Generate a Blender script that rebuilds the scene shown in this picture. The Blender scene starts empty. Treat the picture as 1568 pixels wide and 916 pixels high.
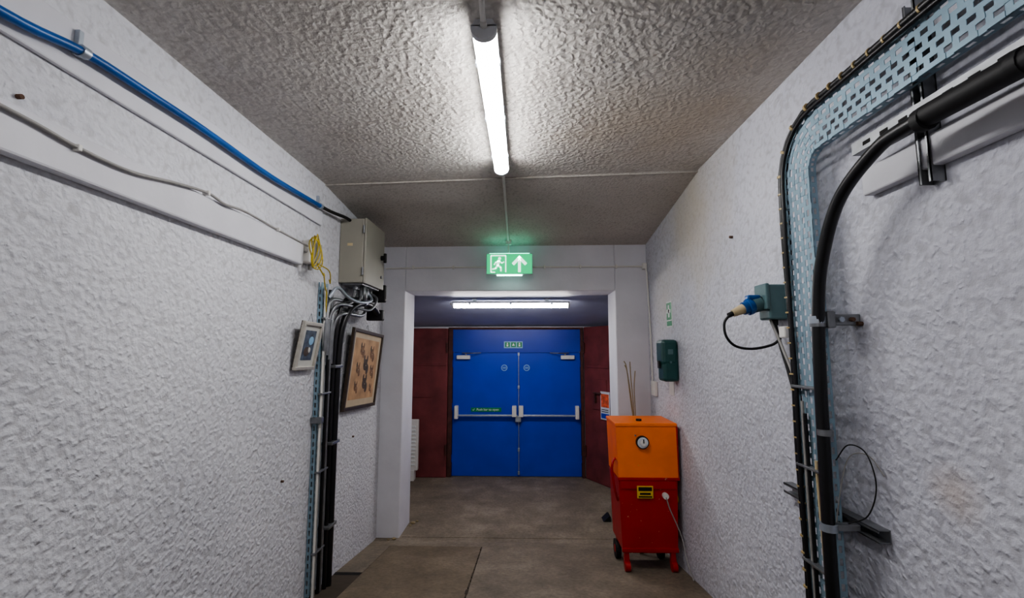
import bpy, bmesh, math, random
from mathutils import Matrix, Vector, Euler
random.seed(4)
XL, XR = -1.39, 1.195
YE, YE2 = 4.45, 4.85
YF = 6.5
CAMZ = 1.75
scn = bpy.context.scene

# ------------------------------------------------------------------ materials
def lin(c):
    return tuple(((v/255)/12.92 if v/255 <= .04045 else ((v/255+.055)/1.055)**2.4) for v in c)

def newmat(name):
    m = bpy.data.materials.new(name); m.use_nodes = True
    nt = m.node_tree
    return m, nt, nt.nodes['Principled BSDF']

def N(nt, t, **kw):
    n = nt.nodes.new(t)
    for k, v in kw.items():
        if k in n.inputs: n.inputs[k].default_value = v
        else: setattr(n, k, v)
    return n

def ramp(nt, src, stops):
    r = nt.nodes.new('ShaderNodeValToRGB')
    while len(r.color_ramp.elements) < len(stops): r.color_ramp.elements.new(.5)
    for e, (p, c) in zip(r.color_ramp.elements, stops):
        e.position = p; e.color = (*c, 1)
    nt.links.new(src, r.inputs[0])
    return r.outputs[0]

def mixc(nt, fac, a, b, mode='MIX'):
    m = nt.nodes.new('ShaderNodeMix'); m.data_type = 'RGBA'; m.blend_type = mode
    for s, i in ((fac, 0), (a, 6), (b, 7)):
        if hasattr(s, 'is_linked'): nt.links.new(s, m.inputs[i])
        elif i == 0: m.inputs[0].default_value = s
        else: m.inputs[i].default_value = (*s, 1)
    return m.outputs[2]

def mat(name, rgb, rough=.5, metal=0, var=.12, scale=14, bump=0, bscale=80):
    m, nt, b = newmat(name)
    c = lin(rgb)
    tc = N(nt, 'ShaderNodeTexCoord')
    n = N(nt, 'ShaderNodeTexNoise', Scale=scale, Detail=5.)
    nt.links.new(tc.outputs['Object'], n.inputs['Vector'])
    col = ramp(nt, n.outputs[0], [(.3, tuple(v*(1-var) for v in c)), (.7, tuple(min(1, v*(1+var)) for v in c))])
    nt.links.new(col, b.inputs['Base Color'])
    b.inputs['Roughness'].default_value = rough
    b.inputs['Metallic'].default_value = metal
    if bump:
        n2 = N(nt, 'ShaderNodeTexNoise', Scale=bscale, Detail=4.)
        nt.links.new(tc.outputs['Object'], n2.inputs['Vector'])
        bp = N(nt, 'ShaderNodeBump', Strength=bump, Distance=.004)
        nt.links.new(n2.outputs[0], bp.inputs['Height'])
        nt.links.new(bp.outputs[0], b.inputs['Normal'])
    return m

def emis(name, rgb, s):
    m, nt, b = newmat(name)
    tc = N(nt, 'ShaderNodeTexCoord')
    n = N(nt, 'ShaderNodeTexNoise', Scale=3.)
    nt.links.new(tc.outputs['Object'], n.inputs['Vector'])
    c = rgb
    col = ramp(nt, n.outputs[0], [(.2, tuple(v*.97 for v in c)), (.8, c)])
    nt.links.new(col, b.inputs['Emission Color'])
    b.inputs['Base Color'].default_value = (*[min(1, v) for v in c], 1)
    b.inputs['Emission Strength'].default_value = s
    return m

def roughcast(name, base, dark, bumpd=.012, strength=.9, stains=(), sc=1.0, cavc=(.72, .71, .70)):
    m, nt, b = newmat(name)
    tc = N(nt, 'ShaderNodeTexCoord')
    co = tc.outputs['Object']
    nw = N(nt, 'ShaderNodeTexNoise', Scale=26.*sc, Detail=3.)
    nt.links.new(co, nw.inputs['Vector'])
    wv = N(nt, 'ShaderNodeVectorMath', operation='SCALE'); wv.inputs['Scale'].default_value = .04/sc
    nt.links.new(nw.outputs['Color'], wv.inputs[0])
    ad = N(nt, 'ShaderNodeVectorMath', operation='ADD')
    nt.links.new(co, ad.inputs[0]); nt.links.new(wv.outputs[0], ad.inputs[1])
    v = N(nt, 'ShaderNodeTexVoronoi', Scale=42.*sc); v.feature = 'SMOOTH_F1'
    nt.links.new(ad.outputs[0], v.inputs['Vector'])
    n2 = N(nt, 'ShaderNodeTexNoise', Scale=52.*sc, Detail=5., Roughness=.6)
    nt.links.new(co, n2.inputs['Vector'])
    r1 = ramp(nt, v.outputs['Distance'], [(.05, (1, 1, 1)), (.65, (0, 0, 0))])
    hm = mixc(nt, .5, r1, n2.outputs['Color'])
    bp = N(nt, 'ShaderNodeBump', Strength=strength, Distance=bumpd)
    nt.links.new(hm, bp.inputs['Height'])
    nt.links.new(bp.outputs[0], b.inputs['Normal'])
    n3 = N(nt, 'ShaderNodeTexNoise', Scale=1.1, Detail=6., Roughness=.6)
    nt.links.new(co, n3.inputs['Vector'])
    col = ramp(nt, n3.outputs[0], [(.3, lin(dark)), (.62, lin(base))])
    cav = ramp(nt, v.outputs['Distance'], [(.42, (1, 1, 1)), (.85, cavc)])  # shade between the plaster lumps, painted into the colour
    col = mixc(nt, 1.0, col, cav, 'MULTIPLY')
    for (sx, sy, sz), rad, sc_, amt in stains:
        g = N(nt, 'ShaderNodeVectorMath', operation='DISTANCE')
        g.inputs[1].default_value = (sx, sy, sz)
        n4 = N(nt, 'ShaderNodeTexNoise', Scale=3., Detail=4.)
        nt.links.new(co, n4.inputs['Vector'])
        ad2 = N(nt, 'ShaderNodeVectorMath', operation='ADD')
        nt.links.new(co, ad2.inputs[0])
        s2 = N(nt, 'ShaderNodeVectorMath', operation='SCALE'); s2.inputs['Scale'].default_value = .9*min(1, rad)
        s3 = N(nt, 'ShaderNodeVectorMath', operation='SUBTRACT'); s3.inputs[1].default_value = (.5, .5, .5)
        nt.links.new(n4.outputs['Color'], s3.inputs[0]); nt.links.new(s3.outputs[0], s2.inputs[0])
        nt.links.new(s2.outputs[0], ad2.inputs[1]); nt.links.new(ad2.outputs[0], g.inputs[0])
        f = ramp(nt, g.outputs['Value'], [(rad*.15, (amt, amt, amt)), (rad, (0, 0, 0))])
        col = mixc(nt, f, col, lin(sc_))
    nt.links.new(col, b.inputs['Base Color'])
    b.inputs['Roughness'].default_value = .75
    return m

M = {}
M['wallL'] = roughcast('roughcast_white_paint', (214, 215, 220), (197, 198, 204), bumpd=.013, sc=1.1)
M['wallR'] = roughcast('roughcast_white_paint_stained', (206, 207, 216), (188, 189, 199), bumpd=.012, sc=1.1,
                       stains=(((1.2, 3.2, 2.75), .75, (198, 186, 160), .6), ((1.2, 1.36, 1.35), .10, (186, 170, 158), .5), ((1.2, 3.9, 2.2), .4, (200, 192, 176), .4)))
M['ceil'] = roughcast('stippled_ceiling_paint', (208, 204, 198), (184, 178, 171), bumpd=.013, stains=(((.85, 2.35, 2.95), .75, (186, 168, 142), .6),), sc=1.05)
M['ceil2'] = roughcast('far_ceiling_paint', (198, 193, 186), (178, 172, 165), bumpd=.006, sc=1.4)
M['smooth'] = mat('smooth_white_plaster', (212, 212, 218), .6, var=.05, scale=4, bump=.35, bscale=30)
M['board'] = mat('white_painted_board', (204, 204, 210), .55, var=.06, scale=5, bump=.2, bscale=40)
M['rearceil'] = mat('grey_blue_ceiling_paint', (176, 182, 204), .6, var=.08, scale=3, bump=.3)
M['blue'] = mat('blue_door_paint', (6, 60, 186), .38, var=.08, scale=3, bump=.05)
M['bluedk'] = mat('blue_transom_paint', (4, 52, 168), .4, var=.08, scale=3)
M['red'] = mat('maroon_plaster_paint', (112, 52, 54), .7, var=.35, scale=4, bump=.6, bscale=18)
M['rust'] = mat('rusty_frame_paint', (76, 44, 40), .75, var=.35, scale=12, bump=.5)
M['steel'] = mat('galvanised_steel', (168, 176, 186), .42, .65, .15, 22, bump=.1)
M['tray'] = mat('galvanised_tray_steel', (134, 158, 172), .5, .35, .12, 9)
M['gal'] = mat('dull_conduit_steel', (132, 134, 137), .4, .7, .2, 15)
M['black'] = mat('black_cable_sheath', (20, 20, 23), .38, var=.2)
M['blackr'] = mat('black_rubber', (16, 16, 18), .6, var=.2)
M['bluepipe'] = mat('blue_plastic_pipe', (10, 80, 148), .35, var=.2, scale=5)
M['greycab'] = mat('grey_cable_sheath', (145, 143, 140), .5)
M['whitecab'] = mat('white_plastic', (214, 212, 207), .45, var=.05)
M['cream'] = mat('cream_plastic', (196, 178, 142), .5)
M['brass'] = mat('brass_cable_tie', (176, 156, 112), .45, .1)
M['encl'] = mat('beige_grey_enclosure', (150, 147, 136), .45, var=.06, scale=4)
M['isol'] = mat('grey_green_isolator', (78, 106, 109), .5, var=.1)
M['green'] = mat('dark_green_plastic', (30, 72, 70), .4, var=.1)
M['signgreen'] = mat('sign_green', (20, 132, 84), .4, var=.03)
M['signwhite'] = mat('sign_white', (222, 226, 224), .4, var=.03)
M['signblue'] = mat('sign_pale_blue', (140, 184, 214), .4, var=.03)
M['yellow'] = mat('yellow_label', (222, 184, 30), .5, var=.05)
M['ygcab'] = mat('yellow_earth_cable', (170, 150, 40), .45, var=.3, scale=60)
M['dark'] = mat('dark_void', (22, 20, 18), .9)
M['seam'] = mat('floor_joint_dirt', (70, 61, 50), .9)
M['rustbolt'] = mat('rusty_bolt', (96, 72, 58), .8, .2, .3, 60)
M['twig'] = mat('dry_twig', (140, 126, 96), .8)
M['poster'] = mat('poster_orange_print', (206, 96, 60), .5, var=.6, scale=18)
M['posterw'] = mat('poster_paper', (200, 206, 214), .5, var=.1, scale=30)
M['wood'] = mat('dark_wood_frame', (66, 54, 44), .45, var=.25, scale=20)
M['silver'] = mat('silver_picture_frame', (180, 176, 166), .4, .25, .12, 30)
M['matboard'] = mat('tan_mat_board', (192, 176, 150), .7, var=.05)
M['matgrey'] = mat('grey_mat_board', (190, 190, 184), .7, var=.05)
M['art'] = mat('sepia_paper', (184, 148, 112), .7, var=.25, scale=9)
M['artdk'] = mat('sepia_wash', (124, 94, 72), .7, var=.5, scale=22)
M['artdk2'] = mat('ink_wash', (78, 66, 60), .7, var=.5, scale=30)
M['artlt'] = mat('pale_wash', (206, 188, 162), .7, var=.2, scale=30)
M['photo'] = mat('slate_photo_print', (70, 80, 94), .5, var=.7, scale=24)
M['lamphouse'] = mat('lamp_housing_plastic', (200, 202, 206), .5, var=.04)
M['lamp'] = emis('lamp_diffuser_lit', (1, .985, .985), 44)
M['lamp2'] = emis('rear_lamp_diffuser_lit', (1, .96, .95), 34)
M['exitg'] = emis('exit_panel_green_lit', (.0, .60, .22), .75)
M['exitw'] = emis('exit_pictogram_lit', (.8, 1, .9), 1.2)
M['exitd'] = emis('exit_downlight_strip', (.55, 1, .85), 7)
M['exitt'] = emis('exit_top_glow_strip', (.15, 1, .65), 6)

def chipped(name, rgb, chip, amt, rough=.45):
    m, nt, b = newmat(name)
    tc = N(nt, 'ShaderNodeTexCoord')
    n = N(nt, 'ShaderNodeTexNoise', Scale=26., Detail=5., Roughness=.6)
    nt.links.new(tc.outputs['Object'], n.inputs['Vector'])
    n2 = N(nt, 'ShaderNodeTexNoise', Scale=5., Detail=3.)
    nt.links.new(tc.outputs['Object'], n2.inputs['Vector'])
    c = lin(rgb)
    base = ramp(nt, n2.outputs[0], [(.3, tuple(v*.82 for v in c)), (.7, c)])
    f = ramp(nt, n.outputs[0], [(amt, (0, 0, 0)), (amt+.03, (1, 1, 1))])
    nt.links.new(mixc(nt, f, base, lin(chip)), b.inputs['Base Color'])
    b.inputs['Roughness'].default_value = rough
    return m
M['orange'] = chipped('orange_cabinet_paint', (250, 120, 4), (210, 160, 100), .72)
M['redm'] = chipped('red_trolley_paint', (170, 14, 12), (190, 140, 120), .66)

def floormat(name, a, b_, c_):
    m, nt, b = newmat(name)
    tc = N(nt, 'ShaderNodeTexCoord'); co = tc.outputs['Object']
    n1 = N(nt, 'ShaderNodeTexNoise', Scale=2.6, Detail=9., Roughness=.7)
    n2 = N(nt, 'ShaderNodeTexNoise', Scale=38., Detail=5., Roughness=.6)
    n3 = N(nt, 'ShaderNodeTexVoronoi', Scale=22.)
    for n in (n1, n2, n3): nt.links.new(co, n.inputs['Vector'])
    col = ramp(nt, n1.outputs[0], [(.3, lin(a)), (.52, lin(b_)), (.72, lin(c_))])
    g = ramp(nt, n2.outputs[0], [(.3, (.74, .74, .74)), (.65, (1.08, 1.08, 1.08))])
    col = mixc(nt, 1., col, g, 'MULTIPLY')
    sp = ramp(nt, n3.outputs['Distance'], [(.03, (1, 1, 1)), (.07, (0, 0, 0))])
    col = mixc(nt, sp, col, lin((88, 78, 64)))
    nt.links.new(col, b.inputs['Base Color'])
    b.inputs['Roughness'].default_value = .7
    bp = N(nt, 'ShaderNodeBump', Strength=.4, Distance=.004)
    nt.links.new(n2.outputs[0], bp.inputs['Height']); nt.links.new(bp.outputs[0], b.inputs['Normal'])
    return m
M['floor'] = floormat('dusty_concrete', (100, 91, 78), (126, 115, 99), (152, 142, 126))
M['ply'] = floormat('worn_floor_board', (92, 81, 65), (116, 103, 84), (138, 126, 106))

# ------------------------------------------------------------------ builder
class B:
    def __init__(s, name, Mx=None):
        s.name = name; s.v = []; s.f = []; s.m = []; s.sm = []; s.mats = []; s.M = Mx or Matrix()
    def mi(s, k):
        if k not in s.mats: s.mats.append(k)
        return s.mats.index(k)
    def add(s, verts, faces, k, smooth=False, M_=None):
        o = len(s.v); T = s.M @ M_ if M_ else s.M
        s.v += [T @ Vector(p) for p in verts]
        i = s.mi(k)
        for f in faces:
            s.f.append([o+j for j in f]); s.m.append(i); s.sm.append(smooth)
        return s
    def box(s, a, b, k, bev=0, M_=None):
        bm = bmesh.new()
        c = [(x+y)/2 for x, y in zip(a, b)]; d = [abs(y-x) for x, y in zip(a, b)]
        bmesh.ops.create_cube(bm, size=1, matrix=Matrix.Translation(c) @ Matrix.Diagonal((*d, 1)))
        if bev:
            bmesh.ops.bevel(bm, geom=bm.edges[:], offset=min(bev, min(d)*.45), segments=2, affect='EDGES', profile=.5)
        bm.verts.index_update()
        s.add([v.co[:] for v in bm.verts], [[v.index for v in f.verts] for f in bm.faces], k, False, M_)
        bm.free(); return s
    def hexa(s, v8, k):
        return s.add(v8, [(0, 3, 2, 1), (4, 5, 6, 7), (0, 1, 5, 4), (1, 2, 6, 5), (2, 3, 7, 6), (3, 0, 4, 7)], k)
    def prism(s, pts, axis, a, b, k, M_=None):
        n = len(pts); vs = []
        for w in (a, b):
            for p in pts:
                q = list(p); q.insert(axis, w); vs.append(q)
        fs = [list(range(n))[::-1], list(range(n, 2*n))] + [(i, (i+1) % n, n+(i+1) % n, n+i) for i in range(n)]
        return s.add(vs, fs, k, False, M_)
    def cyl(s, p0, p1, r, k, seg=16, r2=None, cap=True, M_=None):
        p0 = Vector(p0); p1 = Vector(p1); r2 = r if r2 is None else r2
        d = (p1-p0).normalized(); u = d.orthogonal().normalized(); w = d.cross(u)
        vs = []
        for p, rr in ((p0, r), (p1, r2)):
            for i in range(seg):
                a = 2*math.pi*i/seg; vs.append(p+(u*math.cos(a)+w*math.sin(a))*rr)
        s.add(vs, [(i, (i+1) % seg, seg+(i+1) % seg, seg+i) for i in range(seg)], k, True, M_)
        if cap:
            s.add(vs, [list(range(seg))[::-1], list(range(seg, 2*seg))], k, False, M_)
        return s
    def tube(s, pts, r, k, seg=10, sub=8, M_=None):
        P = [Vector(p) for p in pts]
        if sub > 1 and len(P) > 2:
            Q = []
            for i in range(len(P)-1):
                p0 = P[i-1] if i else P[0]*2-P[1]; p1 = P[i]; p2 = P[i+1]
                p3 = P[i+2] if i+2 < len(P) else P[-1]*2-P[-2]
                for j in range(sub):
                    t = j/sub
                    Q.append(.5*((2*p1)+(p2-p0)*t+(2*p0-5*p1+4*p2-p3)*t*t+(3*p1-p0-3*p2+p3)*t**3))
            Q.append(P[-1]); P = Q
        n = len(P); u = None; vs = []
        for i in range(n):
            t = (P[min(i+1, n-1)]-P[max(i-1, 0)]).normalized()
            u = t.orthogonal().normalized() if u is None else (u-t*u.dot(t)).normalized()
            w = t.cross(u)
            for j in range(seg):
                a = 2*math.pi*j/seg; vs.append(P[i]+(u*math.cos(a)+w*math.sin(a))*r)
        fs = [(i*seg+j, i*seg+(j+1) % seg, (i+1)*seg+(j+1) % seg, (i+1)*seg+j) for i in range(n-1) for j in range(seg)]
        s.add(vs, fs, k, True, M_)
        s.add([vs[j] for j in range(seg)]+[vs[(n-1)*seg+j] for j in range(seg)], [list(range(seg))[::-1], list(range(seg, 2*seg))], k, False, M_)
        return s
    def sph(s, c, r, k, sc=(1, 1, 1), M_=None):
        bm = bmesh.new(); bmesh.ops.create_uvsphere(bm, u_segments=16, v_segments=10, radius=r)
        bm.verts.index_update()
        s.add([(v.co.x*sc[0]+c[0], v.co.y*sc[1]+c[1], v.co.z*sc[2]+c[2]) for v in bm.verts],
              [[v.index for v in f.verts] for f in bm.faces], k, True, M_)
        bm.free(); return s
    def done(s, parent=None):
        me = bpy.data.meshes.new(s.name)
        c = Vector((0, 0, 0))
        if s.name.split('_')[0] not in ('wall', 'floor', 'ceiling', 'trim'):
            lo = Vector([min(v[i] for v in s.v) for i in range(3)]); hi = Vector([max(v[i] for v in s.v) for i in range(3)])
            c = (lo+hi)/2; c.z = lo.z
        me.from_pydata([tuple(Vector(v)-c) for v in s.v], [], s.f)
        for k in s.mats: me.materials.append(M[k])
        for p, m, sm in zip(me.polygons, s.m, s.sm): p.material_index = m; p.use_smooth = sm
        bm = bmesh.new(); bm.from_mesh(me); bmesh.ops.recalc_face_normals(bm, faces=bm.faces[:]) ; bm.to_mesh(me); bm.free()
        me.update()
        o = bpy.data.objects.new(s.name, me); o.location = c
        scn.collection.objects.link(o)
        if parent:
            o.parent = parent; o.location = c-parent.location
        return o

def text(parent, name, body, size, loc, rot, k, align='CENTER'):
    cu = bpy.data.curves.new(name, 'FONT'); cu.body = body; cu.size = size; cu.extrude = .0005
    cu.align_x = align; cu.align_y = 'CENTER'
    o = bpy.data.objects.new(name, cu); scn.collection.objects.link(o)
    cu.materials.append(M[k]); o.parent = parent
    o.matrix_local = Matrix.Translation(Vector(loc)-parent.location) @ Euler(rot).to_matrix().to_4x4()
    return o

# ------------------------------------------------------------------ room shell
YB = -3.6
B('wall_left').box((XL-.15, YB, -.1), (XL, YE, 3.12), 'wallL').done()
B('wall_right').box((XR, YB, -.1), (XR+.15, YE, 3.12), 'wallR').done()
B('wall_back').box((XL-.15, YB-.15, -.1), (XR+.15, YB, 3.12), 'wallL').done()
OL, OR, OT = -1.175, .885, 2.32
w = B('wall_front')
w.box((-2.15, YE, -.1), (OL, YE2, 3.12), 'smooth', .012)
w.box((OR, YE, -.1), (1.65, YE2, 3.12), 'smooth', .012)
w.box((OL-.001, YE, OT), (OR+.001, YE2, 3.12), 'smooth', .008)
w.done()
B('wall_rear_left').box((-2.15, YE2, -.1), (-2.0, YF+.25, 2.8), 'smooth').done()
B('wall_rear_right').box((1.5, YE2, -.1), (1.65, YF+.25, 2.8), 'smooth').done()
w = B('wall_far')
w.box((-2.0, YF+.08, -.1), (-1.08, YF+.25, 2.8), 'smooth')
w.box((.83, YF+.08, -.1), (1.5, YF+.25, 2.8), 'smooth')
w.box((-1.08, YF+.08, 2.06), (.83, YF+.25, 2.8), 'smooth')
w.done()
def zl(x): return 2.90+(x-XL)/(XR-XL)*.075
YS = 3.06
c = B('ceiling')
c.hexa([(XL, YB, zl(XL)), (XR, YB, zl(XR)), (XR, YS, zl(XR)), (XL, YS, zl(XL)), (XL, YB, 3.2), (XR, YB, 3.2), (XR, YS, 3.2), (XL, YS, 3.2)], 'ceil')
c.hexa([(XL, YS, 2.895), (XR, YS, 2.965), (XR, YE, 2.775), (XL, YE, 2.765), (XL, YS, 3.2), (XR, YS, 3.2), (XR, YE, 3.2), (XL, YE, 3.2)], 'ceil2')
c.tube([(XL, YS, 2.894), (XR, YS, 2.964)], .006, 'ceil2', 6, 1)
c.tube([(.42, YS, 2.95), (.44, YS+.35, 2.892)], .003, 'ceil2', 6, 1)
c.done()
ZR0, ZR1 = 2.335, 2.07
B('ceiling_rear').hexa([(-2, YE2, ZR0), (1.5, YE2, ZR0), (1.5, YF+.1, ZR1), (-2, YF+.1, ZR1), (-2, YE2, 2.8), (1.5, YE2, 2.8), (1.5, YF+.1, 2.8), (-2, YF+.1, 2.8)], 'rearceil').done()
YR0, YR1, SL = 4.38, 2.4, .142
def fz(y): return 0 if y > YR0 else (SL*(YR0-y) if y > YR1 else SL*(YR0-YR1))
f = B('floor')
f.prism([(YF+.3, 0), (YR0, 0), (YR0, -.15), (YF+.3, -.15)], 0, -2.0, 1.5, 'floor')
def plate(x0, x1, y0, y1, k='ply', dz=0, t=.02):
    f.prism([(y0, fz(y0)+dz), (y1, fz(y1)+dz), (y1, fz(y1)+dz-t), (y0, fz(y0)+dz-t)], 0, x0, x1, k)
f.prism([(YR0, -.004), (YR1, fz(YR1)-.004), (YB, fz(YB)-.004), (YB, -.15), (YR0, -.15)], 0, XL, XR, 'seam')
plate(XL, XR, 4.2265, 4.379, 'floor')
plate(-1.19, -.386, 2.45, 4.225)
plate(-.375, XR, 2.45, 4.225, 'floor')
plate(XL, -1.193, 3.52, 4.225, 'floor')
plate(XL, XR, YB, 2.44)
random.seed(9)
yy = 2.5
while yy < 4.18:
    L_ = random.uniform(.03, .12); w_ = random.uniform(.003, .012)
    f.prism([(yy, fz(yy)+.0015), (yy+L_, fz(yy+L_)+.0015), (yy+L_, fz(yy+L_)-.01), (yy, fz(yy)-.01)], 0, -.381-w_, -.381+w_*.8, 'seam')
    yy += L_+random.uniform(0, .05)
f.prism([(YE+.02, .003), (YE2-.06, .004), (YE2-.06, 0), (YE+.02, 0)], 0, OL+.02, OR-.02, 'floor')
f.done()

B('trim_1').box((XL, YB, 2.585), (XL+.018, 3.0, 2.745), 'board', .006).done()
B('trim_2').box((XL, YB, 2.262), (XL+.04, 2.72, 2.40), 'board', .008).done()
B('trim_3').box((XR-.035, YB, 2.27), (XR, 1.55, 2.365), 'board', .006).done()

# ------------------------------------------------------------------ lamps
def lamp(name, Mx, L, k):
    b = B(name, Mx)
    pr = []
    for i in range(13):
        a = math.pi*i/12
        pr.append((-.043*math.cos(a), .036-.036*math.sin(a)))
    pr = pr + [(.043, .046), (-.043, .046)]
    b.prism(pr, 1, .022, L-.022, k)
    b.prism([(-.045, .046), (.045, .046), (.030, .072), (-.030, .072)], 1, .0, L, 'lamphouse')
    pe = [(-.046*math.cos(math.pi*i/12), .036-.039*math.sin(math.pi*i/12)) for i in range(13)]+[(.046, .05), (-.046, .05)]
    b.prism(pe, 1, 0, .022, 'lamphouse'); b.prism(pe, 1, L-.022, L, 'lamphouse')
    for y in (.2, L/2, L-.2):
        b.box((-.049, y-.012, .03), (.049, y+.012, .052), 'steel')
    for y in (.25, L-.25):
        b.box((-.02, y-.02, .07), (.02, y+.02, .10), 'steel')
    b.cyl((0, -.02, .045), (0, 0, .045), .012, 'whitecab')
    return b.done()
lamp('ceiling_batten_lamp', Matrix.Translation((-.14, 1.49, 2.836)), 1.28, 'lamp')
lamp('ceiling_batten_lamp', Matrix.Translation((-.14, -1.15, 2.836)), 1.28, 'lamp')  # unseen batten behind the camera, added as fill light for the near walls
Mr = Matrix.Translation((-.80, 5.03, 2.205)) @ Matrix.Rotation(-math.pi/2, 4, 'Z')
lamp('ceiling_batten_lamp', Mr, 1.30, 'lamp2')
b = B('ceiling_conduit')
b.tube([(-.14, .14, 2.925), (-.14, 1.30, 2.925), (-.14, 1.40, 2.915), (-.14, 1.465, 2.882)], .010, 'whitecab', 10, 6)
b.tube([(-.14, 2.80, 2.905), (-.14, 3.05, 2.915), (-.145, 3.6, 2.852), (-.15, 4.28, 2.776)], .010, 'whitecab', 10, 4)
for y in (.5, 1.1): b.box((-.165, y-.01, 2.915), (-.115, y+.01, 2.94), 'whitecab')
b.cyl((-.14, 1.33, 2.923), (-.14, 1.38, 2.92), .014, 'whitecab')
b.done()

# ------------------------------------------------------------------ exit sign
b = B('emergency_exit_sign')
X0, X1, Z0, Z1, Y0 = -.36, .08, 2.455, 2.655, 4.27
b.box((X0, Y0, Z0), (X1, Y0+.035, Z1), 'lamphouse', .004)
b.box((X0+.006, Y0-.003, Z0+.006), (X1-.006, Y0+.001, Z1-.006), 'exitg')
def st(p, q, wd, k='exitw', dy=0):
    p = Vector((p[0], 0, p[1])); q = Vector((q[0], 0, q[1])); d = (q-p).normalized(); n = Vector((-d.z, 0, d.x))*wd/2
    vs = [p-n, p+n, q+n, q-n]
    b.prism([(v.x, v.z) for v in vs], 1, Y0-.006-dy, Y0-.003, k)
ox, oz = -.315, 2.475
for p, q in (((0, 0), (0, .16)), ((0, .16), (.14, .16)), ((.14, .16), (.14, 0)), ((0, 0), (.04, 0))):
    st((ox+p[0], oz+p[1]), (ox+q[0], oz+q[1]), .011)
b.cyl((ox+.082, Y0-.006, oz+.132), (ox+.082, Y0-.003, oz+.132), .014, 'exitw')
for p, q, wd in (((.075, .115), (.062, .065), .026), ((.062, .068), (.095, .045), .016), ((.095, .048), (.095, .008), .014),
                 ((.06, .065), (.045, .035), .016), ((.047, .037), (.012, .028), .014), ((.075, .11), (.045, .095), .011), ((.046, .097), (.03, .07), .010),
                 ((.078, .11), (.105, .085), .011), ((.104, .087), (.125, .10), .010)):
    st((ox+p[0], oz+p[1]), (ox+q[0], oz+q[1]), wd)
ax = -.045
st((ax, oz), (ax, oz+.12), .026)
st((ax-.062, oz+.075), (ax+.009, oz+.150), .028); st((ax+.062, oz+.075), (ax-.009, oz+.150), .028)
b.box((X0+.10, Y0+.006, Z0-.012), (X1-.10, Y0+.030, Z0+.001), 'exitd')
b.box((X0+.03, Y0+.008, Z1-.001), (X1-.03, Y0+.027, Z1+.004), 'exitt')
b.cyl((-.15, Y0+.018, Z1), (-.15, Y0+.018, 2.782), .009, 'whitecab')
b.cyl((-.15, Y0+.018, 2.745), (-.15, Y0+.018, 2.788), .028, 'whitecab', r2=.03)
b.done()

b = B('wall_conduit_run')
zc = 2.555
b.tube([(XL+.02, YE-.012, zc-.01), (-.8, YE-.012, zc), (0, YE-.012, zc), (1.14, YE-.012, zc)], .008, 'whitecab', 8, 3)
for x in (-1.1, -.7, -.25, .2, .55, .9): b.box((x-.008, YE-.024, zc-.018), (x+.008, YE, zc+.018), 'whitecab', .003)
b.tube([(1.10, YE-.012, zc), (1.165, YE-.014, zc-.005), (1.18, YE-.05, zc-.04), (1.183, YE-.07, zc-.2), (1.183, YE-.12, 1.85), (1.183, YE-.14, 1.37)], .008, 'whitecab', 8, 6)
b.box((1.15, YE-.05, zc-.03), (1.19, YE-.0, zc+.03), 'whitecab', .005)
b.box((1.17, 4.2, 1.33), (1.194, 4.33, 1.46), 'whitecab', .004)
b.done()

# ------------------------------------------------------------------ far double door
b = B('door_1')
yf = YF
zt = 2.03
b.box((-1.075, yf-.02, 0), (-1.015, yf+.078, zt+.022), 'rust', .004)
b.box((.785, yf-.02, 0), (.825, yf+.078, zt+.022), 'rust', .004)
b.box((-1.075, yf-.025, zt), (.825, yf+.078, zt+.028), 'rust', .004)
b.box((-1.015, yf+.0, 1.715), (.785, yf+.06, zt), 'bluedk', .003)
for x0, x1 in ((-1.012, -.094), (-.086, .782)):
    b.box((x0, yf+.015, .012), (x1, yf+.06, 1.705), 'blue', .004)
b.box((-1.0, yf-.002, 1.70), (.77, yf+.02, 1.722), 'bluedk', .003)
b.box((-.105, yf+.004, .01), (-.075, yf+.02, 1.70), 'blue', .003)
b.cyl((-.082, yf-.012, .05), (-.082, yf-.012, 1.68), .006, 'steel')
for z in (.04, .35, 1.2, 1.66): b.box((-.096, yf-.02, z), (-.068, yf+.01, z+.045), 'steel', .003)
for x0, x1 in ((-.96, -.10), (-.07, .735)):
    b.box((x0, yf-.062, .825), (x1, yf-.03, .85), 'steel', .005)
for x in (-.975, .70): b.box((x, yf-.07, .79), (x+.052, yf+.015, .97), 'whitecab', .008)
for x in (-.175, -.08): b.box((x, yf-.075, .82), (x+.062, yf+.015, .97), 'whitecab', .008)
b.box((-.13, yf-.055, .75), (-.05, yf+.015, .83), 'steel', .006)
for sx, x in ((1, -.955), (-1, .70)):
    xa, xb = sorted((x, x+sx*.19))
    b.box((xa, yf-.045, 1.61), (xb, yf+.015, 1.665), 'whitecab', .008)
    px = x+sx*.13
    b.box((px-.01, yf-.04, 1.66), (px+.01, yf-.02, 1.70), 'gal')
    qx = x+sx*.34
    b.tube([(px, yf-.03, 1.69), (px+sx*.1, yf-.1, 1.695), (qx, yf-.02, 1.70)], .007, 'gal', 6, 1)
    b.tube([(px-sx*.05, yf-.03, 1.70), (px+sx*.1, yf-.1, 1.695)], .007, 'gal', 6, 1)
for x in (-.285, .03):
    b.cyl((x, yf+.008, 1.49), (x, yf+.016, 1.49), .044, 'signblue', 24)
    b.cyl((x, yf+.006, 1.49), (x, yf+.009, 1.49), .034, 'blue', 24)
    for dz in (-.012, .004): b.box((x-.025, yf+.003, 1.49+dz), (x+.025, yf+.007, 1.498+dz), 'signblue')
b.box((-.29, yf-.008, 1.765), (-.025, yf+.002, 1.86), 'signblue', .001)
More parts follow.
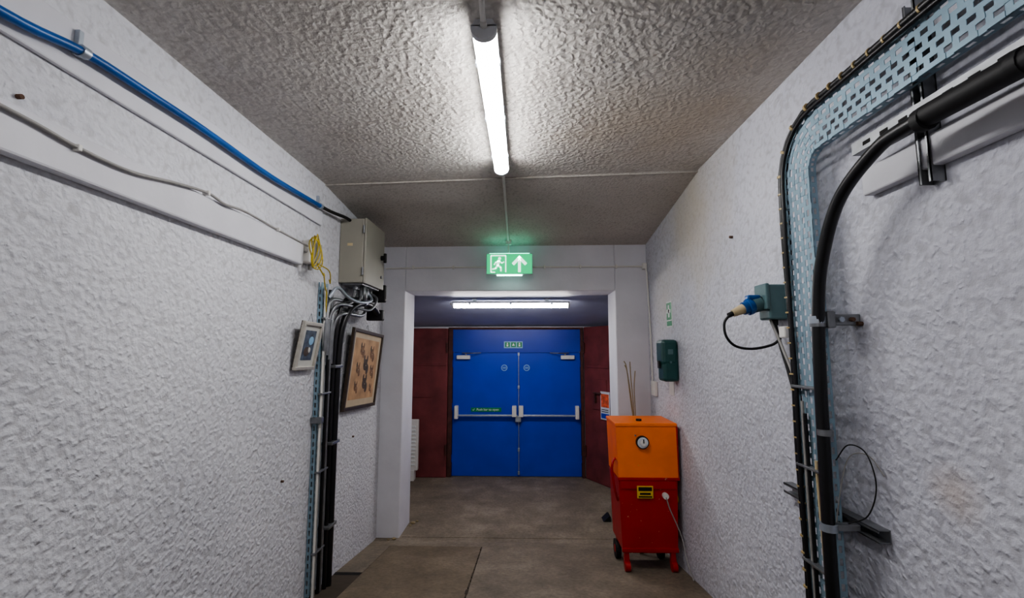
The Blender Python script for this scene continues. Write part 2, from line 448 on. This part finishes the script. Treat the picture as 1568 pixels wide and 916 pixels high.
for x in (-.275, -.19, -.105): b.box((x, yf-.010, 1.78), (x+.07, yf-.006, 1.848), 'signgreen')
for x in (-.24, -.07): b.cyl((x, yf-.012, 1.832), (x, yf-.009, 1.832), .010, 'signwhite', 10); b.box((x-.012, yf-.012, 1.79), (x+.012, yf-.009, 1.818), 'signwhite')
b.prism([(-.175, 1.80), (-.135, 1.80), (-.155, 1.838)], 1, yf-.012, yf-.009, 'signwhite')
b.box((-.75, yf+.006, .882), (-.325, yf+.016, .938), 'signgreen', .001)
for hx in (-1.02, .775):
    for hz in (.2, .9, 1.5): b.cyl((hx, yf-.005, hz), (hx, yf-.005, hz+.1), .01, 'blue')
d = b.done()
text(d, 'push_bar_text', "Push bar to open", .045, (-.515, yf+.004, .911), (math.pi/2, 0, 0), 'signwhite')
bb = B('tick_mark'); bb.tube([(-.728, yf+.003, .91), (-.717, yf+.003, .898), (-.700, yf+.003, .925)], .003, 'signwhite', 6, 1)
bb.done(d)

b = B('maroon_blast_door')
b.box((-1.78, YF-.04, .0), (-1.08, YF+.075, 2.045), 'red', .012)
b.box((-1.60, YF-.05, 1.52), (-1.09, YF-.035, 1.56), 'red', .005)
b.box((-1.60, YF-.05, 1.08), (-1.30, YF-.035, 1.34), 'red', .01)
for z in (.3, 1.7): b.cyl((-1.09, YF-.052, z), (-1.09, YF-.052, z+.14), .014, 'rust')
b.done()
ang = math.atan2(-.5, .28)
Ml = Matrix.Translation((.825, 6.49, 0)) @ Matrix.Rotation(ang, 4, 'Z')
b = B('maroon_blast_door', Ml)
Ll = .60
b.box((0.01, 0.0, .0), (Ll, .07, 2.06), 'red', .012)
b.box((0.08, -.012, 1.50), (Ll-.05, .002, 1.54), 'red', .004)
b.box((0.2, -.012, .95), (Ll-.1, .002, 1.35), 'red', .006)
for z in (.3, 1.7): b.cyl((.03, -.01, z), (.03, -.01, z+.14), .014, 'rust')
b.box((.26, -.05, 1.16), (.40, .0, 1.18), 'rust', .003)
b.box((.28, -.045, 1.04), (.30, .0, 1.16), 'rust', .003)
b.box((Ll, -.01, .02), (Ll+.03, .08, 2.05), 'dark', .004)
leaf = b.done()
b = B('notice_poster', Ml)
b.box((.385, -.02, .84), (.57, -.013, 1.20), 'posterw', .002)
b.box((.40, -.023, 1.0), (.555, -.020, 1.17), 'poster')
b.box((.40, -.023, .86), (.555, -.020, .92), 'blue')
for z in (.94, .965): b.box((.41, -.023, z), (.54, -.020, z+.008), 'dark')
b.done(leaf)
b = B('panel_heater')
b.box((-1.95, 6.30, .13), (-1.44, 6.37, .80), 'whitecab', .012)
for z in [.2+.05*i for i in range(11)]: b.box((-1.92, 6.293, z), (-1.47, 6.302, z+.02), 'signwhite', .004)
for x in (-1.9, -1.53): b.box((x, 6.28, 0), (x+.05, 6.39, .14), 'whitecab', .006)
b.done()
b = B('rubber_door_wedge')
b.prism([(.80, .0), (.875, .0), (.875, .05), (.86, .055)], 1, 4.90, 5.03, 'blackr'); b.done()
b = B('stone_rubble')
for x, y, r in ((-1.13, 4.80, .022), (-1.10, 4.86, .013), (-1.14, 4.74, .012), (-1.21, 4.41, .018), (-1.26, 4.40, .012)):
    b.sph((x, y, r*.5), r, 'twig', (1.2, .9, .6))
b.done()

# ------------------------------------------------------------------ left wall services
b = B('blue_water_pipe')
xp = XL+.045
b.tube([(xp, YB+.02, 2.60), (xp, 0, 2.61), (xp, .6, 2.60), (xp, 1.05, 2.615), (xp, 1.27, 2.653), (xp, 1.5, 2.662), (xp, 1.8, 2.668), (xp, 2.3, 2.662), (xp, 2.9, 2.69)], .0145, 'bluepipe', 12, 6)
b.tube([(xp, 2.88, 2.689), (xp, 3.08, 2.705), (xp+.02, 3.25, 2.72), (xp+.03, 3.335, 2.72)], .012, 'blackr', 10, 6)
for y, z in ((1.27, 2.653), (.4, 2.605), (2.9, 2.69)):
    b.cyl((xp, y-.012, z), (xp, y+.012, z), .019, 'steel')
    b.box((XL+.018, y-.012, z-.012), (xp, y+.012, z+.012), 'steel', .003)
    b.box((XL+.018, y-.008, z), (XL+.035, y+.008, z+.07), 'steel', .002)
b.done()
b = B('grey_wall_cable')
x_ = XL+.052
b.tube([(x_, YB+.02, 2.36), (x_, .2, 2.38), (x_, .8, 2.38), (x_, 1.12, 2.368), (x_, 1.28, 2.352), (x_, 1.47, 2.352), (x_, 1.66, 2.385), (x_, 1.84, 2.408), (x_, 1.95, 2.395), (x_, 2.1, 2.407), (x_-.01, 2.4, 2.40), (x_-.01, 2.76, 2.39)], .006, 'greycab', 8, 6)
for y, z in ((1.28, 2.352), (1.84, 2.408), (2.4, 2.40), (.5, 2.38)): b.box((XL+.03, y-.006, z-.010), (x_+.008, y+.006, z+.010), 'whitecab', .002)
b.done()
b = B('small_junction_box')
b.box((XL, 2.76, 2.285), (XL+.065, 2.90, 2.435), 'whitecab', .012)
b.box((XL+.065, 2.77, 2.295), (XL+.075, 2.89, 2.425), 'encl', .005)
b.cyl((XL+.035, 2.72, 2.36), (XL+.035, 2.77, 2.36), .012, 'greycab')
b.cyl((XL+.03, 2.83, 2.25), (XL+.03, 2.83, 2.29), .012, 'greycab')
jb = b.done()
b = B('yellow_earth_cable_coil')
for j in range(4):
    pts = []
    for i in range(25):
        a = 2*math.pi*i/24+j
        pts.append((XL+.085+.008*j+.012*math.sin(a*2+j), 2.75+(.045+.006*j)*math.cos(a), 2.35+(.085+.008*j)*math.sin(a)))
    b.tube(pts, .004, 'ygcab', 6, 1)
b.tube([(XL+.09, 2.80, 2.28), (XL+.10, 2.88, 2.22), (XL+.08, 2.92, 2.24), (XL+.07, 2.97, 2.16), (XL+.06, 3.02, 2.12), (XL+.05, 3.04, 2.0)], .005, 'ygcab', 6, 6)
b.tube([(XL+.08, 2.82, 2.29), (XL+.11, 2.93, 2.26), (XL+.09, 3.0, 2.19), (XL+.06, 3.05, 2.22)], .004, 'ygcab', 6, 6)
b.done(jb)
b = B('electrical_enclosure')
ex0, ex1, ey0, ey1, ez0, ez1 = XL+.001, XL+.205, 3.34, 3.78, 2.245, 2.735
b.box((ex0, ey0, ez0), (ex1-.02, ey1, ez1), 'encl', .006)
b.box((ex1-.018, ey0-.004, ez0-.004), (ex1, ey1+.004, ez1+.004), 'encl', .006)
for z in (2.33, 2.65): b.cyl((ex1-.02, ey0-.008, z-.03), (ex1-.02, ey0-.008, z+.03), .007, 'gal')
b.cyl((ex1, 3.70, 2.50), (ex1+.03, 3.70, 2.50), .020, 'blackr')
b.box((ex1+.02, 3.69, 2.46), (ex1+.045, 3.71, 2.54), 'blackr', .006)
b.cyl((ex1, 3.70, 2.34), (ex1+.012, 3.70, 2.34), .012, 'gal')
b.box((ex0+.06, ey0-.002, ez0+.28), (ex0+.10, ey0, ez0+.30), 'cream')
for i, y in enumerate((3.42, 3.52, 3.62, 3.71)):
    b.cyl((XL+.11, y, 2.20), (XL+.11, y, 2.247), .026, 'gal', 6)
b.box((ex0+.02, ey0+.03, 2.232), (ex1-.03, ey1-.03, 2.246), 'gal')
b.done()

def path_tray(name, fn, Ltot, W, x, sgn, rows, period=.05, slot=.03, rise=.028, k='tray'):
    b = B(name)
    n = int(Ltot/period)
    g = W/(rows*2+1)
    ts = [i*g for i in range(rows*2+2)]
    for i in range(n):
        s0 = i*period
        for j in range(len(ts)-1):
            off = 0 if (j//2) % 2 == 0 else period/2
            if j % 2 == 0: segs = [(s0, s0+period)]
            elif off == 0: segs = [(s0+slot, s0+period)]
            else: segs = [(s0+(slot-period/2), s0+period/2)]
            for a, c in segs:
                m = 2 if c-a > .03 else 1
                for q in range(m):
                    a0 = a+(c-a)*q/m; c0 = a+(c-a)*(q+1)/m
                    p = [fn(a0, ts[j]), fn(c0, ts[j]), fn(c0, ts[j+1]), fn(a0, ts[j+1])]
                    b.add([(x, *v) for v in p], [(0, 1, 2, 3)], k)
        for t in (0, W):
            for (h0, h1, a, c) in ((0, .3, 0, period), (.3, .7, slot, period), (.7, 1, 0, period)):
                m = 2 if c-a > .03 else 1
                for q in range(m):
                    a0 = s0+a+(c-a)*q/m; c0 = s0+a+(c-a)*(q+1)/m
                    p0 = fn(a0, t); p1 = fn(c0, t)
                    b.add([(x+sgn*rise*h0, *p0), (x+sgn*rise*h0, *p1), (x+sgn*rise*h1, *p1), (x+sgn*rise*h1, *p0)], [(0, 1, 2, 3)], k)
    o = b.done()
    md = o.modifiers.new('thickness', 'SOLIDIFY'); md.thickness = .0016
    return o

rt = path_tray('cable_riser_tray', lambda s, t: (3.02+t, 2.20-s), 2.0, .09, XL+.03, -1, 2, rise=.026)
b = B('riser_cables')
for y, k, r in ((3.035, 'whitecab', .008), (3.055, 'greycab', .007), (3.115, 'black', .012), (3.14, 'gal', .012)):
    b.tube([(XL+.045, y, 2.16), (XL+.045, y+.004, 1.6), (XL+.045, y-.002, 1.0), (XL+.045, y, .18)], r, k, 8, 4)
for z in (1.95, 1.45, .95, .45): b.box((XL+.033, 3.015, z), (XL+.062, 3.16, z+.012), 'gal', .003)
b.box((XL+.004, 2.99, 1.27), (XL+.075, 3.03, 1.31), 'gal', .003)
b.done(rt)
b = B('steel_conduit_bundle')
for i, (y, xo, yy) in enumerate(((3.42, .10, 3.05), (3.47, .13, 3.09), (3.53, .10, 3.13), (3.60, .13, 3.16))):
    zz = 2.14-.03*i
    b.tube([(XL+xo, y, 2.22), (XL+xo, y-.01, zz+.03), (XL+xo-.01, y-.08, zz-.04), (XL+xo-.04, yy+.06, zz-.05), (XL+.055, yy, zz-.16), (XL+.05, yy-.01, zz-.4)], .013, 'gal', 10, 6)
b.tube([(XL+.16, 3.45, 2.23), (XL+.17, 3.44, 2.15), (XL+.14, 3.55, 2.09), (XL+.15, 3.70, 2.10), (XL+.15, 3.82, 2.04)], .015, 'gal', 10, 6)
b.tube([(XL+.12, 3.62, 2.22), (XL+.17, 3.60, 2.14), (XL+.16, 3.40, 2.10), (XL+.12, 3.26, 2.12), (XL+.08, 3.15, 2.18), (XL+.05, 3.08, 2.10)], .012, 'steel', 10, 6)
b.tube([(XL+.10, 3.71, 2.22), (XL+.18, 3.70, 2.16), (XL+.17, 3.58, 2.06), (XL+.12, 3.42, 2.06)], .010, 'gal', 8, 6)
for y, z in ((3.5, 2.10), (3.62, 2.08)): b.cyl((XL+.15, y-.02, z), (XL+.15, y+.02, z), .022, 'gal', 8)
b.box((XL+.06, 3.80, 1.99), (XL+.20, 3.86, 2.08), 'blackr', .01)
b.cyl((XL+.13, 3.86, 2.04), (XL+.13, 3.92, 2.04), .022, 'blackr')
b.box((XL+.05, 3.86, 2.15), (XL+.20, 3.90, 2.30), 'blackr', .01)
b.tube([(XL+.12, 3.88, 2.28), (XL+.12, 3.86, 2.33), (XL+.10, 3.80, 2.37)], .012, 'blackr', 8, 4)
b.done(rt)
b = B('black_riser_cable')
b.tube([(XL+.16, 3.78, 2.05), (XL+.16, 3.66, 2.09), (XL+.14, 3.48, 2.10), (XL+.11, 3.34, 2.05), (XL+.08, 3.27, 1.93), (XL+.06, 3.255, 1.7), (XL+.055, 3.25, 1.2), (XL+.055, 3.25, .6), (XL+.05, 3.26, .13)], .024, 'black', 12, 8)
b.tube([(XL+.10, 3.70, 2.23), (XL+.13, 3.60, 2.15), (XL+.11, 3.42, 2.13), (XL+.09, 3.26, 2.10), (XL+.07, 3.20, 1.95), (XL+.05, 3.195, 1.6), (XL+.05, 3.195, .8), (XL+.05, 3.20, .13)], .014, 'black', 10, 8)
for z in (1.62, 1.10, .55): b.box((XL+.004, 3.16, z), (XL+.085, 3.29, z+.02), 'gal', .004)
b.done(rt)

def picture(name, y0, y1, z0, z1, out, roll, fr, fw, matk, artk, blobs, mfrac):
    W = y1-y0; H = z1-z0
    tilt = math.atan2(out, H)
    Mx = Matrix.Translation((XL+.012, (y0+y1)/2, z0)) @ Matrix.Rotation(tilt, 4, 'Y') @ Matrix.Rotation(roll, 4, 'X')
    b = B(name, Mx); w2 = W/2
    b.box((0, -w2, 0), (.006, w2, H), 'wood')
    for a, c in (((0, -w2, 0), (.024, w2, fw)), ((0, -w2, H-fw), (.024, w2, H)), ((0, -w2, fw*.9), (.024, -w2+fw, H-fw*.9)), ((0, w2-fw, fw*.9), (.024, w2, H-fw*.9))):
        b.box(a, c, fr, .004)
    g = fw*.95
    b.box((.006, -w2+g, g), (.011, w2-g, H-g), matk)
    mw = fw+W*mfrac
    b.box((.011, -w2+mw, mw), (.0125, w2-mw, H-mw*.9), artk)
    for (u, v, ru, rv, k) in blobs:
        b.sph((.0125, (u-.5)*(W-2*mw), mw+v*(H-2*mw)), 1, k, (.0012, ru*W, rv*H))
    b.tube([(-.002, -w2*.5, H*.8), (-.005-.01, 0, H+.05), (-.002, w2*.5, H*.8)], .0015, 'gal', 5, 1)
    return b.done()
picture('small_picture', 2.69, 2.95, 1.625, 1.925, .05, math.radians(-1), 'silver', .024, 'matgrey', 'photo',
        ((.4, .3, .14, .10, 'artdk2'), (.65, .68, .12, .09, 'signblue'), (.6, .35, .08, .06, 'matgrey')), .14)
rb = []
random.seed(11)
for u, v, s_, k in ((.30, .82, 1, 'artdk'), (.72, .78, 1.1, 'artdk'), (.50, .58, 1.25, 'artdk2'), (.22, .50, .9, 'artdk'), (.80, .46, .95, 'artdk'), (.55, .26, 1.2, 'artdk2'), (.22, .20, .8, 'artdk'), (.84, .16, .7, 'artdk')):
    rb += [(u, v, .055*s_, .06*s_, k), (u+.07*s_, v-.06*s_, .035*s_, .055*s_, k), (u-.05*s_, v+.08*s_, .018*s_, .04*s_, 'artdk2'), (u+.05*s_, v+.08*s_, .018*s_, .04*s_, k), (u+.02, v-.01, .018*s_, .02*s_, 'artlt')]
picture('large_picture', 3.45, 4.19, 1.265, 1.905, .055, math.radians(-3), 'wood', .028, 'matboard', 'art', rb, .07)

b = B('floor_cable_duct')
b.box((XL, 3.02, .10), (-1.2, 3.515, .125), 'dark')
b.done()

# ------------------------------------------------------------------ right wall services
XT = 1.09
yc, zc_, ri, W = 1.655, 2.435, .062, .168
Lh = 2.6
arc = math.pi/2*(ri+W*.5)
def trayfn(s, t):
    r = ri+W-t
    if s < Lh: return (yc-(Lh-s), zc_+r)
    if s < Lh+arc:
        a = (s-Lh)/arc*math.pi/2
        return (yc+r*math.sin(a), zc_+r*math.cos(a))
    return (yc+r, zc_-(s-Lh-arc))
tr = path_tray('perforated_cable_tray', trayfn, Lh+arc+2.10, W, XT, 1, 5, .042, .024)
b = B('tray_edge_cables')
T = Lh+arc+2.1
for off, xx, r, k in ((.008, XT-.006, .012, 'black'), (-.016, XT-.016, .008, 'black'), (.020, XT+.016, .009, 'black')):
    pts = []
    s = 0
    while s < T:
        y, z = trayfn(s, -off); wob = .003*math.sin(s*7+off*300)
        pts.append((xx+wob, y, z)); s += .04
    b.tube(pts, r, k, 8, 1)
s = .2
while s < T:
    y, z = trayfn(s, -.008); y2, z2 = trayfn(s+.006, -.008)
    b.cyl((XT-.006, y, z), (XT-.006, y2, z2), .0155, 'brass', 10)
    s += .062
b.done(tr)
b = B('tray_inner_cables')
for off, xx, r, k in ((.045, XT-.012, .006, 'greycab'), (.060, XT-.012, .007, 'black'), (.115, XT-.012, .006, 'cream'), (.132, XT-.014, .009, 'black')):
    pts = []
    s = Lh+arc+.75+off*3
    while s < Lh+arc+2.1:
        y, z = trayfn(s, off); pts.append((xx+.003*math.sin(s*5+off*90), y+.004*math.sin(s*4+off*50), z)); s += .05
    b.tube(pts, r, k, 8, 1)
for z in (1.60, 1.30, .95, .6): b.box((XT-.027, 1.73, z), (XT-.002, 1.885, z+.010), 'gal', .002)
b.done(tr)
b = B('armoured_power_cable')
b.tube([(1.05, YB+.02, 2.33), (1.05, -.4, 2.33), (1.05, .4, 2.335), (1.05, .925, 2.347), (1.05, 1.223, 2.357), (1.05, 1.348, 2.337), (1.05, 1.512, 2.241), (1.05, 1.618, 2.058), (1.052, 1.662, 1.875), (1.052, 1.678, 1.62), (1.052, 1.685, 1.374), (1.052, 1.695, .902), (1.055, 1.70, .285)], .0205, 'black', 14, 10)
b.tube([(1.05, -1.0, 2.33), (1.05, .3, 2.334), (1.05, 1.17, 2.356)], .029, 'blackr', 14, 4)
for y in (1.17, .93, .62, .35): b.cyl((1.05, y-.012, 2.35), (1.05, y+.012, 2.352), .032, 'blackr', 14)
for y in (.80, .76): b.cyl((1.05, y-.004, 2.345), (1.05, y+.004, 2.345), .0315, 'gal', 14)
for z in (1.83, 1.45): b.cyl((1.052, 1.67, z), (1.052, 1.67, z+.02), .025, 'gal', 14)
b.done()
b = B('cable_support_rail')
b.box((1.085, -2.0, 2.385), (1.150, 1.48, 2.388), 'gal')
b.box((1.085, -2.0, 2.385), (1.088, 1.48, 2.425), 'gal')
for i in range(30): b.box((1.0838, 1.40-i*.07, 2.398), (1.085, 1.43-i*.07, 2.410), 'dark')
b.done()

def strut(name, Mx, L, k='gal'):
    b = B(name, Mx)
    t = .003; w2 = .0205; dp = .041
    b.box((dp-t, -w2, 0), (dp, w2, L), k)
    b.box((0, -w2, 0), (dp, -w2+t, L), k); b.box((0, w2-t, 0), (dp, w2, L), k)
    b.box((0, -w2, 0), (t, -w2+.009, L), k); b.box((0, w2-.009, 0), (t, w2, L), k)
    z = .02
    while z < L-.03:
        b.box((dp-t-.001, -.006, z), (dp-t+.0005, .006, z+.025), 'dark'); z += .05
    b.box((dp-t-.02, -.015, L*.5), (dp-t, .015, L*.5+.03), 'steel', .003)
    return b.done()
strut('strut_channel', Matrix.Translation((XR-.042, 1.30, 2.225)), .56)
strut('strut_channel', Matrix.Translation((XR-.042, .30, 2.225)), .56)
strut('strut_channel', Matrix.Translation((XR-.042, 2.15, 1.14)) @ Matrix.Rotation(math.pi/2, 4, 'X'), .55)
b = B('cable_clamp_bracket')
b.box((1.10, 1.655, 1.835), (XR, 1.70, 1.875), 'gal', .004)
b.box((1.075, 1.648, 1.825), (1.105, 1.71, 1.885), 'gal', .005)
b.cyl((1.052, 1.672, 1.842), (1.052, 1.672, 1.868), .027, 'steel', 16)
b.cyl((1.12, 1.648, 1.855), (1.12, 1.640, 1.855), .010, 'steel', 6)
b.cyl((1.16, 1.655, 1.855), (1.16, 1.64, 1.855), .008, 'rustbolt', 6)
b.done()
b = B('cable_saddle_clamp')
b.box((1.06, 1.675, 1.128), (XR-.042, 1.705, 1.150), 'gal', .004)
b.cyl((1.053, 1.69, 1.125), (1.053, 1.69, 1.150), .027, 'steel', 16)
b.done()
b = B('loose_wires')
b.tube([(1.10, 1.70, 1.36), (1.12, 1.66, 1.42), (1.15, 1.62, 1.40), (1.16, 1.60, 1.30), (1.14, 1.62, 1.20), (1.10, 1.66, 1.16)], .0022, 'blackr', 6, 8)
b.tube([(1.08, 1.72, 1.02), (1.10, 1.70, 1.22), (1.13, 1.68, 1.37), (1.17, 1.64, 1.39), (1.19, 1.60, 1.33)], .0022, 'greycab', 6, 8)
b.done()

b = B('wall_socket_isolator')
b.box((1.11, 2.09, 1.885), (XR, 2.19, 2.045), 'isol', .008)
b.box((1.095, 2.085, 1.93), (1.112, 2.195, 2.05), 'isol', .006)
b.cyl((1.155, 2.14, 1.86), (1.155, 2.14, 1.89), .014, 'blackr')
b.cyl((1.095, 2.14, 1.96), (1.06, 2.14, 1.95), .034, 'isol', 20)
b.cyl((1.072, 2.14, 1.953), (1.015, 2.14, 1.937), .032, 'bluepipe', 20, r2=.030)
b.cyl((1.05, 2.14, 1.947), (1.035, 2.14, 1.943), .038, 'bluepipe', 20)
b.box((1.03, 2.12, 1.975), (1.09, 2.16, 2.00), 'bluepipe', .008)
b.cyl((1.015, 2.14, 1.937), (.965, 2.14, 1.915), .024, 'cream', 16, r2=.017)
b.cyl((.965, 2.14, 1.915), (.945, 2.14, 1.905), .012, 'blackr', 12)
b.tube([(.95, 2.14, 1.908), (.925, 2.14, 1.87), (.93, 2.14, 1.81), (.97, 2.14, 1.765), (1.04, 2.13, 1.752), (1.12, 2.11, 1.77), (1.155, 2.10, 1.80)], .006, 'blackr', 8, 8)
b.tube([(1.155, 2.14, 1.87), (1.15, 2.10, 1.78), (1.15, 2.04, 1.64), (1.14, 1.98, 1.50), (1.13, 1.95, 1.30), (1.13, 1.95, .9), (1.13, 1.95, .285)], .008, 'blackr', 8, 8)
b.tube([(1.135, 2.14, 1.885), (1.14, 2.06, 1.75), (1.13, 1.97, 1.62), (1.11, 1.92, 1.50), (1.10, 1.915, 1.2)], .006, 'greycab', 8, 8)
b.box((1.13, 2.02, 1.80), (XR, 2.07, 1.85), 'whitecab', .006)
b.done()

b = B('eyewash_station')
b.box((1.075, 3.60, 1.50), (XR, 3.76, 1.80), 'green', .022)
b.box((1.065, 3.595, 1.63), (1.19, 3.765, 1.825), 'green', .025)
b.box((1.055, 3.66, 1.60), (1.07, 3.70, 1.66), 'blackr', .005)
b.box((1.11, 3.592, 1.71), (1.15, 3.597, 1.75), 'isol', .002)
b.cyl((1.13, 3.591, 1.65), (1.13, 3.600, 1.65), .009, 'isol', 16)
b.done()
b = B('first_aid_sign')
b.box((XR-.006, 3.71, 1.93), (XR, 3.85, 2.14), 'signwhite', .001)
b.box((XR-.008, 3.72, 1.99), (XR-.006, 3.84, 2.13), 'signgreen')
b.box((XR-.010, 3.765, 2.01), (XR-.008, 3.795, 2.11), 'signwhite'); b.box((XR-.010, 3.735, 2.045), (XR-.008, 3.825, 2.075), 'signwhite')
b.box((XR-.008, 3.72, 1.94), (XR-.006, 3.84, 1.98), 'signgreen')
b.done()
b = B('paper_notice')
b.box((XR-.003, 3.74, 1.38), (XR, 3.86, 1.50), 'signwhite'); b.done()

# ------------------------------------------------------------------ orange / red trolley cabinet
b = B('orange_welding_cabinet')
x0, x1, yf_, yb_ = .70, 1.165, 3.62, 4.02
def taper(x0b, x1b, x0t, x1t, z0, z1, ya, yb, k, yat=None):
    yat = ya if yat is None else yat
    b.hexa([(x0b, ya, z0), (x1b, ya, z0), (x1b, yb, z0), (x0b, yb, z0), (x0t, yat, z1), (x1t, yat, z1), (x1t, yb, z1), (x0t, yb, z1)], k)
taper(x0+.012, x1-.006, x0, x1-.008, .775, 1.165, yf_-.01, yb_, 'orange', yf_+.0)
b.box((x0-.006, yf_-.008, 1.16), (x1, yb_+.005, 1.185), 'orange', .006)
b.box((x0+.004, yf_-.018, .765), (x1+.002, yf_+.0, .785), 'redm', .003)
b.box((x1-.008, yf_-.005, .77), (x1+.004, yb_, 1.16), 'redm', .003)
taper(x0+.03, x1-.025, x0+.012, x1-.01, .255, .765, yf_, yb_-.02, 'redm')
b.box((x0+.02, yf_-.012, .70), (x1-.02, yf_+.0, .765), 'redm', .004)
b.box((x0+.025, yf_-.01, .245), (x1-.02, yf_+.01, .275), 'redm', .004)
gx, gz = x0+.195, 1.045
b.cyl((gx, yf_-.03, gz), (gx, yf_, gz), .048, 'blackr', 24)
b.cyl((gx, yf_-.034, gz), (gx, yf_-.028, gz), .040, 'posterw', 24)
b.cyl((gx, yf_-.06, gz), (gx, yf_-.034, gz), .022, 'whitecab', 20)
b.box((gx-.004, yf_-.062, gz), (gx+.004, yf_-.058, gz+.03), 'blackr')
b.cyl((gx-.05, yf_-.012, gz+.05), (gx-.05, yf_, gz+.05), .006, 'gal', 8)
b.box((.845, yf_-.018, .635), (.965, yf_-.012, .725), 'yellow', .002)
b.box((.855, yf_-.021, .69), (.955, yf_-.018, .717), 'dark'); b.box((.865, yf_-.021, .662), (.945, yf_-.018, .676), 'dark'); b.box((.855, yf_-.021, .643), (.955, yf_-.018, .652), 'dark')
b.cyl((gx+.01, yf_+.12, 1.18), (gx+.01, yf_+.12, 1.20), .022, 'blackr')
b.tube([(x0+.01, yf_+.05, .60), (x0-.02, yf_+.0, .70), (x0-.04, yf_-.02, .84), (x0-.03, yf_-.01, .90), (x0+.01, yf_+.1, .90)], .009, 'redm', 8, 6)
for x in (x0+.045, x1-.075):
    za = fz(yf_+.02)
    b.hexa([(x-.004, yf_-.0, za+.05), (x+.036, yf_, za+.05), (x+.036, yf_+.04, za+.05), (x-.004, yf_+.04, za+.05), (x, yf_+.0, .26), (x+.03, yf_, .26), (x+.03, yf_+.04, .26), (x, yf_+.04, .26)], 'redm')
    b.cyl((x-.002, yf_+.0, za+.040), (x+.036, yf_+.0, za+.040), .036, 'redm', 18)
    zb = fz(yb_-.06)
    b.cyl((x-.01, yb_-.06, zb+.075), (x+.03, yb_-.06, zb+.075), .072, 'blackr', 20)
    b.cyl((x-.012, yb_-.06, zb+.075), (x+.032, yb_-.06, zb+.075), .03, 'redm', 12)
    b.box((x+.004, yb_-.08, zb+.06), (x+.016, yb_-.04, .27), 'redm')
b.tube([(x0+.04, yf_+.03, .235), (x1-.05, yf_+.03, .235)], .009, 'redm', 8, 1)
b.cyl((x1-.02, yf_+.10, .60), (x1+.015, yf_+.10, .60), .03, 'yellow', 14)
b.cyl((x1-.02, yf_+.08, .50), (x1+.012, yf_+.08, .50), .025, 'blackr', 14)
b.cyl((x1-.11, yf_-.035, .655), (x1-.11, yf_, .655), .022, 'whitecab', 14)
b.tube([(x1-.11, yf_-.035, .65), (x1-.09, yf_-.05, .57), (x1-.045, yf_-.06, .46), (x1-.01, yf_-.06, .36), (x1-.005, yf_-.12, .25), (x1-.005, yf_-.25, fz(yf_-.25)+.02)], .0045, 'greycab', 8, 8)
b.done()
b = B('dried_twigs')
for i in range(6):
    a = random.uniform(-.03, .05)
    b.tube([(.96+i*.006, 4.06, .0+.05), (.95+i*.006, 4.07, .8), (.945+a*.5, 4.09, 1.25), (.93+a, 4.11, 1.50+random.uniform(-.1, .08)), (.925+a*1.6, 4.12, 1.62+random.uniform(-.1, .03))], .0045, 'twig', 5, 4)
b.done()

b = B('rusty_wall_bolts')
for y, z in ((1.65, 1.84), (2.60, 2.39)):
    b.cyl((XR-.018, y, z), (XR, y, z), .008, 'rustbolt', 8)
for y, z in ((2.67, 1.0), (2.0, 2.72), (3.75, 1.05), (1.15, 2.44)):
    b.cyl((XL, y, z), (XL+.014, y, z), .007, 'rustbolt', 8)
b.done()

# ------------------------------------------------------------------ world / camera
wd = bpy.data.worlds.new('dim_world'); scn.world = wd; wd.use_nodes = True
wd.node_tree.nodes['Background'].inputs[0].default_value = (.6, .65, .75, 1)
wd.node_tree.nodes['Background'].inputs[1].default_value = .3
cam = bpy.data.cameras.new('camera'); cam.lens = 36*700/1568; cam.sensor_width = 36; cam.clip_start = .02
co = bpy.data.objects.new('camera', cam); scn.collection.objects.link(co)
co.location = (0, 0, CAMZ); co.rotation_euler = (math.pi/2+math.atan(77/700), 0, math.radians(1.55))
scn.camera = co
scn.view_settings.view_transform = 'AgX'
scn.view_settings.look = 'AgX - Medium High Contrast'
scn.view_settings.exposure = .45
